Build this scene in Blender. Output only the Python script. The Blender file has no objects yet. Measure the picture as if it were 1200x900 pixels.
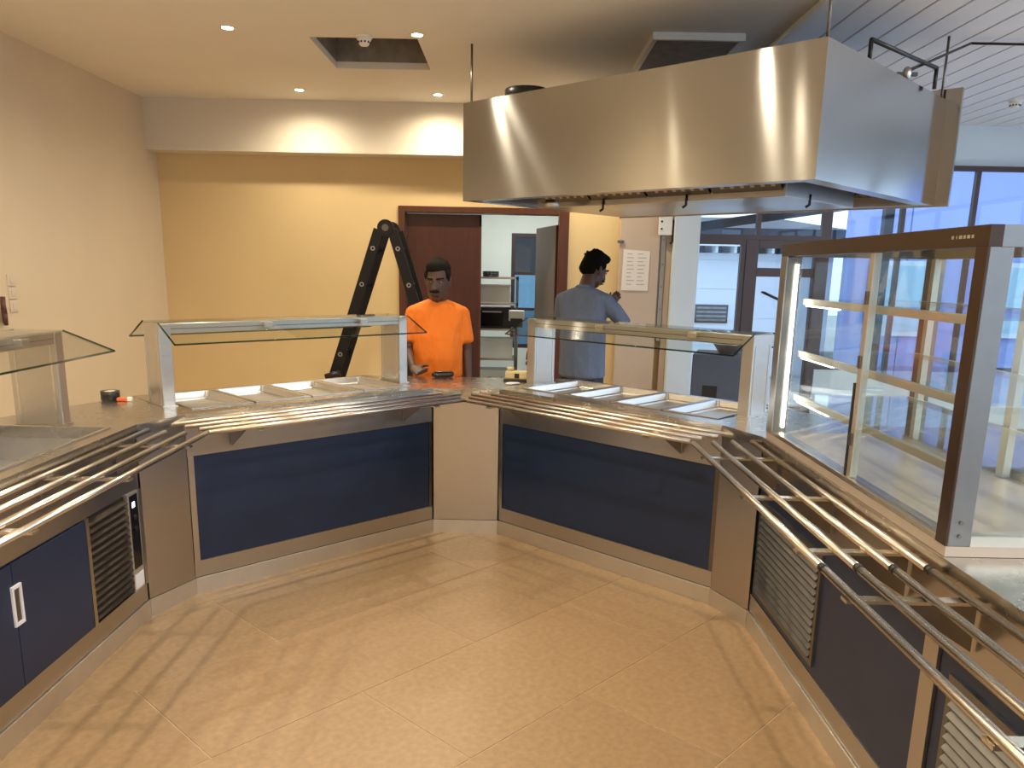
import bpy, bmesh, math, random
from mathutils import Vector, Matrix
random.seed(7)
S = bpy.context.scene
C = S.collection

# ------------------------------------------------------------------ camera, world, exposure
PITCH, ROLL = math.radians(12.597), math.radians(1.133)
fw = Vector((0, math.cos(PITCH), -math.sin(PITCH)))
up0 = Vector((0, math.sin(PITCH), math.cos(PITCH)))
rt0 = Vector((1, 0, 0))
rt = rt0*math.cos(ROLL) + up0*math.sin(ROLL)
up = -rt0*math.sin(ROLL) + up0*math.cos(ROLL)
cam = bpy.data.cameras.new('camera')
cam.sensor_width = 36.0
cam.lens = 938.88*36/1200
cam.shift_x = -0.15/1200
cam.shift_y = 76.12/1200
cam.clip_start = 0.05
co = bpy.data.objects.new('camera', cam)
C.objects.link(co)
M = Matrix((rt, up, -fw)).transposed().to_4x4()
M.translation = Vector((0, 0, 1.5787))
co.matrix_world = M
S.camera = co

w = bpy.data.worlds.new('sky'); S.world = w
w.use_nodes = True
bg = w.node_tree.nodes['Background']
bg.inputs[0].default_value = (0.66, 0.81, 1.0, 1)
bg.inputs[1].default_value = 1.5

S.view_settings.view_transform = 'Standard'
S.view_settings.look = 'None'
S.view_settings.gamma = 1
S.view_settings.use_curve_mapping = False
S.view_settings.exposure = 0.6

FILL_PANEL_W = 42.0
LAMP_COL = (1.0, 0.86, 0.64)
LAMP_W = 62.0

# ------------------------------------------------------------------ materials
MAT = {}
def mat(name, col, rough=0.5, metal=0.0, noise=0.0, nscale=20.0, bump=0.0, bscale=60.0, aniso=0.0, bdist=.01,
        stretch=None, emis=None, estr=0.0, rand=0.0, coat=0.0, spec=None, rnoise=0.0):
    m = bpy.data.materials.new(name); m.use_nodes = True
    nt = m.node_tree; N = nt.nodes; L = nt.links
    b = N['Principled BSDF']
    b.inputs['Base Color'].default_value = (*col, 1)
    b.inputs['Roughness'].default_value = rough
    b.inputs['Metallic'].default_value = metal
    if spec is not None: b.inputs['Specular IOR Level'].default_value = spec
    if coat: b.inputs['Coat Weight'].default_value = coat
    tc = N.new('ShaderNodeTexCoord'); mp = N.new('ShaderNodeMapping')
    L.new(tc.outputs['Object'], mp.inputs['Vector'])
    if stretch: mp.inputs['Scale'].default_value = stretch
    if noise or rnoise:
        n = N.new('ShaderNodeTexNoise'); n.inputs['Scale'].default_value = nscale; n.inputs['Detail'].default_value = 6
        L.new(mp.outputs['Vector'], n.inputs['Vector'])
        src = n.outputs['Fac']
    if noise or rand:
        hs = N.new('ShaderNodeHueSaturation'); hs.inputs['Color'].default_value = (*col, 1)
        val = None
        if noise:
            r = N.new('ShaderNodeMapRange'); r.inputs['From Min'].default_value = .25; r.inputs['From Max'].default_value = .75
            r.inputs['To Min'].default_value = 1-noise; r.inputs['To Max'].default_value = 1+noise
            L.new(src, r.inputs['Value']); val = r.outputs['Result']
        if rand:
            oi = N.new('ShaderNodeObjectInfo'); r2 = N.new('ShaderNodeMapRange')
            r2.inputs['To Min'].default_value = 1-rand; r2.inputs['To Max'].default_value = 1+rand
            L.new(oi.outputs['Random'], r2.inputs['Value'])
            if val is not None:
                mm = N.new('ShaderNodeMath'); mm.operation = 'MULTIPLY'
                L.new(val, mm.inputs[0]); L.new(r2.outputs['Result'], mm.inputs[1]); val = mm.outputs[0]
            else: val = r2.outputs['Result']
        L.new(val, hs.inputs['Value']); L.new(hs.outputs['Color'], b.inputs['Base Color'])
    if rnoise:
        r3 = N.new('ShaderNodeMapRange'); r3.inputs['To Min'].default_value = max(.02, rough-rnoise); r3.inputs['To Max'].default_value = rough+rnoise
        L.new(src, r3.inputs['Value']); L.new(r3.outputs['Result'], b.inputs['Roughness'])
    if bump:
        n2 = N.new('ShaderNodeTexNoise'); n2.inputs['Scale'].default_value = bscale; n2.inputs['Detail'].default_value = 4
        L.new(mp.outputs['Vector'], n2.inputs['Vector'])
        bp = N.new('ShaderNodeBump'); bp.inputs['Strength'].default_value = bump; bp.inputs['Distance'].default_value = bdist
        L.new(n2.outputs['Fac'], bp.inputs['Height']); L.new(bp.outputs['Normal'], b.inputs['Normal'])
    if aniso:
        b.inputs['Anisotropic'].default_value = aniso; b.inputs['Anisotropic Rotation'].default_value = .25
        t = N.new('ShaderNodeTangent'); t.direction_type = 'RADIAL'; t.axis = 'Z'
        L.new(t.outputs['Tangent'], b.inputs['Tangent'])
    if emis:
        b.inputs['Emission Color'].default_value = (*emis, 1); b.inputs['Emission Strength'].default_value = estr
    MAT[name] = m
    return m
def glass(name, tint=(1, 1, 1), gloss=1.0, rough=0.0, ior=1.5):
    m = bpy.data.materials.new(name); m.use_nodes = True
    nt = m.node_tree; N = nt.nodes; L = nt.links
    for n in list(N): N.remove(n)
    o = N.new('ShaderNodeOutputMaterial'); mx = N.new('ShaderNodeMixShader'); t = N.new('ShaderNodeBsdfTransparent'); g = N.new('ShaderNodeBsdfGlossy')
    lw = N.new('ShaderNodeLayerWeight'); lw.inputs['Blend'].default_value = .5
    f = N.new('ShaderNodeMath'); f.operation = 'POWER'; f.inputs[1].default_value = 5.0; L.new(lw.outputs['Facing'], f.inputs[0])
    mu = N.new('ShaderNodeMath'); mu.operation = 'MULTIPLY_ADD'; mu.inputs[1].default_value = .7*gloss; mu.inputs[2].default_value = .045*gloss; mu.use_clamp = True
    t.inputs[0].default_value = (*tint, 1); g.inputs['Roughness'].default_value = rough
    L.new(f.outputs[0], mu.inputs[0]); L.new(mu.outputs[0], mx.inputs[0]); L.new(t.outputs[0], mx.inputs[1]); L.new(g.outputs[0], mx.inputs[2]); L.new(mx.outputs[0], o.inputs[0])
    MAT[name] = m
    return m

mat('steel', (0.56, 0.53, 0.49), .30, 1.0, noise=.05, nscale=30, stretch=(1, 1, 40), aniso=.5, rnoise=.06)
mat('hood_steel', (0.50, 0.495, 0.48), .15, 1.0, aniso=1.0)
mat('top_steel', (0.58, 0.54, 0.48), .26, 1.0, noise=.04, nscale=15, rnoise=.06)
mat('tube_steel', (0.68, 0.63, 0.55), .26, 1.0)
mat('pan_steel', (0.62, 0.59, 0.55), .34, 1.0, noise=.05, nscale=20)
mat('dark_steel', (0.20, 0.18, 0.16), .35, 1.0, noise=.06, nscale=20)
mat('kick_steel', (0.74, 0.70, 0.63), .48, 1.0, noise=.04, nscale=10)
mat('grille_dark', (0.075, 0.055, 0.04), .5, .6)
mat('gap_black', (0.012, 0.011, 0.01), .6)
mat('blue_panel', (0.011, 0.023, 0.058), .38, noise=.06, nscale=6)
mat('black_plastic', (0.012, 0.012, 0.013), .35)
mat('black_gloss', (0.006, 0.006, 0.007), .12)
mat('display_white', (.8, .85, .9), .3, emis=(.8, .9, 1), estr=1.5)
mat('grout', (0.50, 0.38, 0.25), .8, noise=.08, nscale=30)
mat('tile', (0.31, 0.203, 0.110), .38, noise=.16, nscale=38, rand=.06)
mat('wall_cream', (0.70, 0.53, 0.275), .75, noise=.03, nscale=2, bump=.04)
mat('wall_left', (0.68, 0.565, 0.40), .75, noise=.03, nscale=2, bump=.04)
mat('ceiling_paint', (0.84, 0.79, 0.69), .8, noise=.02, nscale=2)
mat('bulkhead_paint', (0.72, 0.66, 0.55), .8, noise=.02, nscale=2)
mat('plank_white', (0.80, 0.81, 0.83), .5, noise=.03, nscale=4, rand=.04)
mat('cool_white', (0.66, 0.75, 0.81), .6, noise=.02, nscale=3)
mat('white_wall', (0.80, 0.82, 0.80), .7, noise=.02, nscale=3)
mat('door_wood', (0.060, 0.016, 0.008), .42, noise=.25, nscale=6, stretch=(6, 6, .5))
mat('frame_wood', (0.09, 0.028, 0.012), .4, noise=.2, nscale=6, stretch=(6, 6, .5))
mat('door_grey', (0.15, 0.11, 0.09), .5, noise=.1, nscale=5)
mat('brown_metal', (0.055, 0.030, 0.030), .45)
mat('case_bronze', (0.058, 0.034, 0.022), .30, .5)
mat('slot_grey', (0.26, 0.23, 0.2), .7, noise=.3, nscale=12)
mat('void', (0.012, 0.011, 0.010), .9, spec=0.0)
mat('white_plastic', (0.82, 0.80, 0.74), .4)
mat('paper', (0.80, 0.74, 0.66), .8)
mat('ink', (0.36, 0.30, 0.27), .8)
mat('beige_panel', (0.56, 0.44, 0.33), .5, noise=.05, nscale=3)
mat('aluminium', (0.62, 0.60, 0.52), .4, .9)
mat('post_steel', (0.25, 0.245, 0.235), .38, 1, noise=.05, nscale=20)
mat('hinge_brown', (0.34, 0.29, 0.22), .45, .7)
mat('hinge_steel', (0.45, 0.43, 0.40), .35, 1)
mat('ladder_black', (0.010, 0.009, 0.009), .45, spec=.25)
mat('slate', (0.075, 0.088, 0.125), .55, noise=.08, nscale=8)
mat('skin', (0.075, 0.036, 0.023), .5, noise=.08, nscale=14)
mat('skin_dark', (0.045, 0.020, 0.014), .5)
mat('hair', (0.008, 0.007, 0.006), .9, spec=.08, bump=.8, bscale=160)
mat('hair_grey', (0.016, 0.014, 0.012), .9, spec=.08, bump=.8, bscale=160)
mat('eye_white', (.22, .19, .17), .3)
mat('orange_cloth', (0.82, 0.185, 0.007), .75, noise=.05, nscale=12, bump=.8, bscale=11, bdist=.04, stretch=(1, 1, .45))
mat('blue_cloth', (0.115, 0.15, 0.225), .8, noise=.1, nscale=10, bump=.8, bscale=11, bdist=.04, stretch=(1, 1, .45))
mat('dark_cloth', (0.022, 0.024, 0.038), .8, noise=.1, nscale=12)
mat('shoe', (0.02, 0.018, 0.016), .5)
mat('led', (1, .97, .9), .4, emis=(1, .95, .86), estr=9)
mat('lamp_lens', (1, .9, .7), .4, emis=(1, .85, .62), estr=30)
mat('panel_glow', (1, 1, 1), .4, emis=(.88, .95, 1), estr=3)
mat('tube_lamp', (1, 1, 1), .4, emis=(.9, 1, .96), estr=6)
mat('out_white', (0.80, 0.84, 0.86), .7, noise=.02, nscale=2)
mat('out_blue', (0.30, 0.37, 0.74), .6, noise=.04, nscale=1.5)
mat('out_ground', (0.45, 0.44, 0.42), .8, noise=.1, nscale=4)
mat('roof_dark', (0.03, 0.03, 0.045), .6)
mat('orange_plastic', (0.75, 0.16, 0.05), .4)
mat('tub_white', (0.72, 0.74, 0.70), .45)
mat('pale_blue', (0.42, 0.62, 0.75), .5)
mat('wall_plate', (0.66, 0.56, 0.44), .5)
mat('cable_brown', (0.10, 0.035, 0.03), .5)
mat('beige_tool', (0.55, 0.45, 0.24), .5)
mat('deck_tan', (0.50, 0.42, 0.35), .3, .3, noise=.05, nscale=6)
mat('label_white', (.75, .73, .75), .5)
mat('green_paint', (0.10, 0.25, 0.20), .5)
mat('red_paint', (0.30, 0.07, 0.06), .5)
glass('glass', (0.965, 0.985, 0.975), 1.0)
glass('window_glass', (0.90, 0.95, 1.0), .8)
glass('tinted_glass', (0.30, 0.42, 0.48), .8)
glass('glass_edge', (0.25, 0.36, 0.31), .8)
glass('dark_glass', (0.18, 0.19, 0.20), 1.2)

# ------------------------------------------------------------------ mesh helpers
class MB:
    def __init__(s): s.bm = bmesh.new()
    def box(s, x0, x1, y0, y1, z0, z1, rz=0, c=None):
        v = [s.bm.verts.new((x, y, z)) for x in (x0, x1) for y in (y0, y1) for z in (z0, z1)]
        for f in ((0,1,3,2),(4,6,7,5),(0,4,5,1),(2,3,7,6),(0,2,6,4),(1,5,7,3)): s.bm.faces.new([v[i] for i in f])
        return s
    def prism(s, pts, z0, z1):
        a = [s.bm.verts.new((p[0], p[1], z0)) for p in pts]; b = [s.bm.verts.new((p[0], p[1], z1)) for p in pts]
        n = len(pts)
        s.bm.faces.new(a[::-1]); s.bm.faces.new(b)
        for i in range(n): s.bm.faces.new((a[i], a[(i+1)%n], b[(i+1)%n], b[i]))
        return s
    def slab(s, pts, off):   # polygon of 3d points extruded by the vector off
        off = Vector(off); a = [s.bm.verts.new(p) for p in pts]; b = [s.bm.verts.new(Vector(p)+off) for p in pts]
        n = len(pts)
        s.bm.faces.new(a[::-1]); s.bm.faces.new(b)
        for i in range(n): s.bm.faces.new((a[i], a[(i+1)%n], b[(i+1)%n], b[i]))
        return s
    def tube(s, p0, p1, r, r1=None, n=14, cap=True):
        p0, p1 = Vector(p0), Vector(p1); d = (p1-p0).normalized()
        a = Vector((0,0,1)) if abs(d.z) < .9 else Vector((1,0,0))
        u = d.cross(a).normalized(); v = d.cross(u)
        r1 = r if r1 is None else r1
        A = [s.bm.verts.new(p0+(u*math.cos(2*math.pi*i/n)+v*math.sin(2*math.pi*i/n))*r) for i in range(n)]
        B = [s.bm.verts.new(p1+(u*math.cos(2*math.pi*i/n)+v*math.sin(2*math.pi*i/n))*r1) for i in range(n)]
        for i in range(n):
            f = s.bm.faces.new((A[i], A[(i+1)%n], B[(i+1)%n], B[i])); f.smooth = True
        if cap: s.bm.faces.new(A[::-1]); s.bm.faces.new(B)
        return s
    def pipe(s, pts, r, n=10):
        for a, b in zip(pts[:-1], pts[1:]): s.tube(a, b, r, n=n)
        for p in pts[1:-1]: s.ball(p, (r, r, r), 1)
        return s
    def lathe(s, prof, n=24, c=(0,0,0)):
        rings = []
        for r, z in prof:
            rings.append([s.bm.verts.new((c[0]+r*math.cos(2*math.pi*i/n), c[1]+r*math.sin(2*math.pi*i/n), c[2]+z)) for i in range(n)] if r > 1e-6 else [s.bm.verts.new((c[0], c[1], c[2]+z))])
        for a, b in zip(rings[:-1], rings[1:]):
            for i in range(n):
                j = (i+1) % n
                if len(a) == 1 and len(b) == 1: continue
                if len(a) == 1: f = s.bm.faces.new((a[0], b[i], b[j]))
                elif len(b) == 1: f = s.bm.faces.new((a[i], a[j], b[0]))
                else: f = s.bm.faces.new((a[i], a[j], b[j], b[i]))
                f.smooth = True
        return s
    def ball(s, c, r, sub=2):
        res = bmesh.ops.create_icosphere(s.bm, subdivisions=sub, radius=1)
        for v in res['verts']:
            v.co = Vector((c[0]+v.co.x*r[0], c[1]+v.co.y*r[1], c[2]+v.co.z*r[2]))
            for f in v.link_faces: f.smooth = True
        return s
    def hull(s, *es):      # convex hull of ellipsoids ((cx,cy,cz),(rx,ry,rz) or r)
        b = bmesh.new()
        for c, r in es:
            if not hasattr(r, '__len__'): r = (r, r, r)
            res = bmesh.ops.create_icosphere(b, subdivisions=2, radius=1)
            for v in res['verts']: v.co = Vector((c[0]+v.co.x*r[0], c[1]+v.co.y*r[1], c[2]+v.co.z*r[2]))
        h = bmesh.ops.convex_hull(b, input=b.verts[:])
        dead = list({e for e in h['geom_interior'] + h['geom_unused'] if isinstance(e, bmesh.types.BMVert)})
        if dead: bmesh.ops.delete(b, geom=dead, context='VERTS')
        me = bpy.data.meshes.new('tmp'); b.to_mesh(me); b.free(); s.bm.from_mesh(me); bpy.data.meshes.remove(me)
        return s
    def mesh(s, name, m, bevel=0.0):
        bmesh.ops.recalc_face_normals(s.bm, faces=s.bm.faces[:])
        if bevel:
            es = [e for e in s.bm.edges if len(e.link_faces) == 2 and e.calc_face_angle(0) > .6]
            bmesh.ops.bevel(s.bm, geom=es, offset=bevel, segments=2, profile=.5, affect='EDGES', clamp_overlap=True)
        me = bpy.data.meshes.new(name); s.bm.to_mesh(me); s.bm.free()
        me.materials.append(MAT[m] if isinstance(m, str) else m)
        return me
    def build(s, name, m, parent=None, bevel=0.0, loc=None, rz=0):
        o = bpy.data.objects.new(name, s.mesh(name, m, bevel)); C.objects.link(o)
        if parent: o.parent = parent
        if loc is not None: o.location = loc
        if rz: o.rotation_euler.z = rz
        return o
def link(name, me, parent=None, loc=(0,0,0), rz=0):
    o = bpy.data.objects.new(name, me); C.objects.link(o); o.parent = parent; o.location = loc; o.rotation_euler.z = rz
    return o
def empty(name, loc=(0,0,0), rz=0):
    o = bpy.data.objects.new(name, None); C.objects.link(o); o.location = loc; o.rotation_euler.z = rz; o.empty_display_size = .1
    return o
def tag(o, label=None, cat=None, group=None, kind=None):
    if label: o['label'] = label
    if cat: o['category'] = cat
    if group: o['group'] = group
    if kind: o['kind'] = kind
    return o
def struct(o, label=None, cat=None):
    o['kind'] = 'structure'
    return tag(o, label, cat)
def bx(name, m, parent, x0, x1, y0, y1, z0, z1, bevel=0.0):
    return MB().box(x0, x1, y0, y1, z0, z1).build(name, m, parent, bevel)

# ------------------------------------------------------------------ plan of the counters (metres)
CEIL = 3.1
XL, XR, YB, YF = -3.55, 6.2, 8.3, -3.2
A1 = Vector((-1.632, 3.401)); A2 = Vector((-1.523, 3.660)); A3 = Vector((-.474, 4.678))
A4 = Vector((-.080, 4.679)); A5 = Vector((.975, 3.667)); A6 = Vector((1.086, 3.409))
LU = 1.49
th = {'left': math.radians(90.16), 'mid1': math.atan2(A3.y-A2.y, A3.x-A2.x), 'mid2': math.atan2(A5.y-A4.y, A5.x-A4.x), 'right': math.radians(-89.84)}
def dv(a): return Vector((math.cos(a), math.sin(a)))
def bv(a): return Vector((-math.sin(a), math.cos(a)))
A0 = A1 - dv(th['left'])*LU
A7 = A6 + dv(th['right'])*LU
DEPTH = .69
ZT = .895

# ------------------------------------------------------------------ floor with separate tiles
fl = struct(bx('floor', 'grout', None, XL-.2, XR+.2, YF-.2, 9.0, -.12, -.0025), 'beige speckled tile floor laid in running bond', 'floor')
ta = math.radians(46.75); tu = Vector((math.cos(ta), math.sin(ta))); tv = Vector((-math.sin(ta), math.cos(ta))); t0 = Vector((-.5543, 2.7725))
tm = MB().box(.002, 1.198, .002, .598, -.012, 0).mesh('tile', 'tile', .0015)
ntile = 0
for k in range(-20, 20):
    for j in range(-14, 14):
        u0 = j*1.2 + (.6 if k % 2 == 0 else 0); v0 = k*.6
        p = t0 + tu*u0 + tv*v0
        cs = [p, p+tu*1.2, p+tv*.6, p+tu*1.2+tv*.6]
        if all(XL+.02 < q.x < XR-.02 and YF+.02 < q.y < YB-.02 for q in cs):
            link('tile', tm, fl, (p.x, p.y, 0), ta); ntile += 1

# ------------------------------------------------------------------ ceiling
hx0, hx1, hy0, hy1 = -1.44, -.70, 5.93, 6.80
XP = 1.72
c = MB()
c.box(XL-.2, XP, YF-.2, hy0, CEIL, CEIL+.05).box(XL-.2, XP, hy1, YB+.2, CEIL, CEIL+.05)
c.box(XL-.2, hx0, hy0, hy1, CEIL, CEIL+.05).box(hx1, XP, hy0, hy1, CEIL, CEIL+.05)
ce = struct(c.build('ceiling', 'ceiling_paint'), 'plain cream painted ceiling with downlights and an open hatch', 'ceiling')
h = MB(); t = .03
h.box(hx0-t, hx0, hy0-t, hy1+t, CEIL+.05, CEIL+.3).box(hx1, hx1+t, hy0-t, hy1+t, CEIL+.05, CEIL+.3)
h.box(hx0, hx1, hy0-t, hy0, CEIL+.05, CEIL+.3).box(hx0, hx1, hy1, hy1+t, CEIL+.05, CEIL+.3)
hl = h.build('hatch_lining', 'slot_grey', ce)
MB().box(hx0-t, hx1+t, hy0-t, hy1+t, CEIL+.3, CEIL+.33).build('hatch_void', 'void', ce)
# plank ceiling to the right
pc = struct(bx('ceiling_plank_backing', 'void', None, XP, XR+.2, YF-.2, 9.0, CEIL+.03, CEIL+.06), 'white tongue and groove plank ceiling over the right hand side', 'ceiling')
PW = .19
pm = MB().box(.007, PW-.007, YF, 8.85, 0, .03).mesh('plank', 'plank_white', .003)
x = XP+.05
while x+PW < XR:
    link('plank', pm, pc, (x, 0, CEIL)); x += PW
struct(bx('trim_1', 'plank_white', None, XP-.03, XP+.045, YF, 8.3, CEIL-.035, CEIL, .004), 'pale timber trim strip where plaster ceiling meets planks', 'trim')

# ------------------------------------------------------------------ walls
T = .18
struct(bx('wall_left', 'wall_left', None, XL-T, XL, YF, YB+T, 0, CEIL), 'bare beige side wall on the left', 'wall')
DX0, DX1, DZ = -1.178, .525, 2.18
b = MB().box(XL, DX0, YB, YB+T, 0, CEIL).box(DX0, DX1, YB, YB+T, DZ, CEIL).box(DX1, 1.55, YB, YB+T, 0, CEIL)
struct(b.build('wall_back', 'wall_cream'), 'warm yellow back wall with a brown doorway', 'wall')
b = MB().box(XL, 1.55, 8.06, YB, 2.63, CEIL)
bh = struct(b.build('trim_2', 'bulkhead_paint'), 'pale boxed bulkhead running under the ceiling along the back wall', 'trim')
bx('moulding', 'bulkhead_paint', bh, XL, 1.55, 8.045, 8.062, 2.63, 2.665)
# pillar
struct(bx('wall_pillar', 'cool_white', None, 1.55, 1.80, 8.12, YB+T, 0, CEIL, .006), 'white square pillar beside the glazed opening', 'pillar')
# bulkhead on the glazed side
struct(bx('trim_3', 'cool_white', None, 1.80, XR, 8.70, 8.9, 2.70, CEIL), 'pale blue grey bulkhead above the glazed wall', 'trim')
# right wall with windows, wall behind the camera with windows
def window(n, p0, p1, z0, z1, cols, axis, label, glassm='window_glass', fm='brown_metal', rows=1, top_dark=False):
    # axis 'x': spans x at y=p0[1]; axis 'y': spans y at x
    o = struct(empty(n, (p0[0], p0[1], 0), 0 if axis == 'x' else math.pi/2), label, 'window')
    Lw = (Vector(p1)-Vector(p0)).length; fwid = .05
    f = MB(); f.box(0, Lw, -.03, .03, z0, z0+fwid).box(0, Lw, -.03, .03, z1-fwid, z1)
    f.box(0, fwid, -.03, .03, z0+fwid, z1-fwid).box(Lw-fwid, Lw, -.03, .03, z0+fwid, z1-fwid)
    f.build('window_frame', fm, o)
    cw = (Lw-2*fwid)/cols; rh = (z1-z0-2*fwid)/rows
    for i in range(1, cols): bx('mullion', fm, o, fwid+i*cw-.022, fwid+i*cw+.022, -.028, .028, z0+fwid, z1-fwid)
    for j in range(1, rows): bx('transom', fm, o, fwid, Lw-fwid, -.022, .022, z0+fwid+j*rh-.018, z0+fwid+j*rh+.018)
    for i in range(cols):
        for j in range(rows):
            bx('pane', ('dark_glass' if top_dark and j == rows-1 else glassm), o, fwid+i*cw, fwid+(i+1)*cw, -.003, .003, z0+fwid+j*rh, z0+fwid+(j+1)*rh)
    return o
b = MB().box(XR, XR+T, YF, 9.0, 0, .8).box(XR, XR+T, YF, 9.0, 2.6, CEIL).box(XR, XR+T, YF, -2.6, .8, 2.6).box(XR, XR+T, 2.0, 2.6, .8, 2.6).box(XR, XR+T, 8.0, 9.0, .8, 2.6)
struct(b.build('wall_right', 'cool_white'), 'white side wall on the right with wide windows', 'wall')
window('window_1', (XR+.09, -2.6), (XR+.09, 2.0), .8, 2.6, 4, 'y', 'wide window in the right wall nearer the viewer')
window('window_2', (XR+.09, 2.6), (XR+.09, 8.0), .8, 2.6, 5, 'y', 'wide window in the right wall beyond the display case')
b = MB().box(XL, XR, YF-T, YF, 0, .4).box(XL, XR, YF-T, YF, 2.7, CEIL).box(XL, .6, YF-T, YF, .4, 2.7).box(5.6, XR, YF-T, YF, .4, 2.7)
struct(b.build('wall_front', 'wall_left'), 'wall behind the viewer', 'wall')
window('window_3', (.6, YF-.09), (5.6, YF-.09), .4, 2.7, 4, 'x', 'wide window behind the viewer')

# ------------------------------------------------------------------ double door in the back wall
d = struct(empty('door_1', (0, YB, 0)), 'dark brown double doorway, left leaf shut and right leaf swung open', 'door')
f = MB().box(DX0, DX0+.065, -.03, T, 0, DZ).box(DX1-.10, DX1, -.03, T, 0, DZ).box(DX0+.065, DX1-.10, -.03, T, DZ-.06, DZ)
f.build('door_frame', 'frame_wood', d, .004)
lf = bx('door_leaf', 'door_wood', d, DX0+.07, -.355, .05, .095, .01, 2.11, .003)
bx('top_panel', 'door_wood', lf, DX0+.07, -.355, .045, .05, 2.0, 2.11)
bx('door_edge', 'frame_wood', lf, -.372, -.352, .045, .1, .01, 2.11)
lf2 = MB().box(0, .045, .0, .8, .01, 2.03).build('door_leaf', 'door_grey', d, .003, loc=(DX1-.125, .10, 0), rz=math.radians(13))
bx('door_edge', 'frame_wood', lf2, .001, .044, -.004, 0, .01, 2.03)

# ------------------------------------------------------------------ room behind the doorway
RX0, RX1, RY = -1.7, 1.5, 10.9
b = MB().box(RX0-.1, RX0, YB+T, RY+.1, 0, 2.7).box(RX1, RX1+.1, YB+T, RY+.1, 0, 2.7)
b.box(RX0, -.06, RY, RY+.1, 0, 2.7).box(.62, RX1, RY, RY+.1, 0, 2.7).box(-.06, .62, RY, RY+.1, 2.05, 2.7).box(-.06, .62, RY, RY+.1, 0, .55)
struct(b.build('wall_store', 'white_wall'), 'white walls of the store room behind the doorway', 'wall')
struct(bx('ceiling_store', 'white_wall', None, RX0, RX1, YB+T, RY, 2.7, 2.76), 'white ceiling of the store room', 'ceiling')
struct(bx('floor_store', 'out_ground', None, RX0, RX1, YB+T+.02, RY, -.05, -.003), 'grey floor of the store room', 'floor')
wn = window('window_4', (-.06, RY+.03), (.62, RY+.03), .55, 2.05, 1, 'x', 'dark framed store room window seen through the doorway', 'tinted_glass', 'brown_metal', rows=3, top_dark=True)
sl = empty('ceiling_tube_light', (0.1, 9.6, 2.66)); tag(sl, 'white tube light on the store room ceiling beyond the doorway', 'light')
MB().box(-.6, .6, -.05, .05, .0, .04).build('housing', 'white_plastic', sl)
MB().tube((-.58, 0, -.02), (.58, 0, -.02), .016).build('tube', 'tube_lamp', sl)
al = bpy.data.lights.new('store_light', 'AREA'); al.shape = 'RECTANGLE'; al.size = 1.2; al.size_y = .1; al.energy = 20; al.color = (.92, 1, .95)
ao = bpy.data.objects.new('store_light', al); C.objects.link(ao); ao.parent = sl; ao.location = (0, 0, -.06)

# ------------------------------------------------------------------ glazed wall, door and the yard beyond
GY = 8.62
door2 = struct(empty('door_2', (2.39, GY, 0)), 'brown framed glazed door standing beside the white pillar', 'door')
f = MB().box(0, .13, -.04, .04, 0, 1.93).box(.72, .82, -.04, .04, 0, 1.93).box(.13, .72, -.04, .04, 1.85, 1.93).box(.13, .72, -.035, .035, 1.56, 1.65).box(.13, .72, -.035, .035, 0, .2)
f.build('door_frame', 'brown_metal', door2, .003)
bx('pane', 'window_glass', door2, .13, .72, -.004, .004, 1.65, 1.85); bx('pane', 'window_glass', door2, .13, .72, -.004, .004, .2, 1.56)
hd = MB(); hd.tube((.20, -.09, 1.40), (.36, -.10, 1.33), .014).tube((.20, -.04, 1.40), (.20, -.09, 1.40), .012); hd.build('door_handle', 'black_plastic', door2)
window('window_5', (1.80, GY), (2.39, GY), .02, 1.93, 1, 'x', 'clear side light between the pillar and the brown door')
window('window_6', (3.21, GY), (XR, GY), .6, 2.70, 4, 'x', 'row of glazed bays right of the brown door')
struct(bx('wall_sill', 'cool_white', None, 3.21, XR, GY-.06, GY+.1, 0, .6), 'low white wall under the glazed bays', 'wall')
b = MB().box(1.80, 3.21, GY-.04, GY+.04, 2.62, 2.70)
struct(b.build('trim_4', 'brown_metal'), 'brown head rail above the glazed door', 'trim')
window('window_7', (1.80, GY), (3.21, GY), 1.93, 2.62, 2, 'x', 'fanlight above the brown door')
# slanting dark canopy beam outside
cb = MB().slab([(1.90, 9.35, 2.02), (4.1, 9.05, 2.36), (4.1, 9.05, 2.46), (1.90, 9.35, 2.12)], (0, .09, 0))
tag(cb.build('canopy_beam', 'roof_dark'), 'dark slanting canopy beam outside above the brown door', 'beam')
cpst = MB().box(4.0, 4.1, 9.05, 9.14, -.03, 2.38).build('canopy_post', 'roof_dark'); tag(cpst, 'dark upright post carrying the slanting canopy beam', 'post')
struct(bx('ground', 'out_ground', None, -8, 26, 9.0, 34, -.2, -.03), 'pale paved yard outside the glazing', 'ground')
bd = empty('white_building', (2.4, 13.0, -.03)); tag(bd, 'low white building with dark eaves across the yard', 'building')
bw = bx('wall', 'out_white', bd, 0, 2.6, 0, 3, 0, 1.93)
for i in range(4): bx('wall_panel', 'out_white', bd, 0, 2.6, -.012, 0, .03+i*.45, .03+i*.45+.44)
bx('fascia', 'out_white', bd, 0, 2.6, -.02, 0, 1.83, 1.93)
for i in range(9): bx('rafter', 'out_white', bd, .1+i*.29, .14+i*.29, -.25, .5, 1.93, 2.06)
bx('eaves_void', 'void', bd, 0, 2.6, .5, 2.9, 1.93, 2.10)  # black block put in for the shade under the eaves
bx('gutter', 'out_white', bd, -.1, 2.7, -.33, -.25, 2.03, 2.09)
MB().slab([(-.1, -.33, 2.10), (-.1, 3.2, 2.6), (-.1, 3.2, 2.68), (-.1, -.33, 2.30)], (2.8, 0, 0)).build('roof', 'roof_dark', bd)
vw = bx('vent_frame', 'brown_metal', bd, .47, 1.0, -.03, -.012, .84, 1.13)
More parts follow.
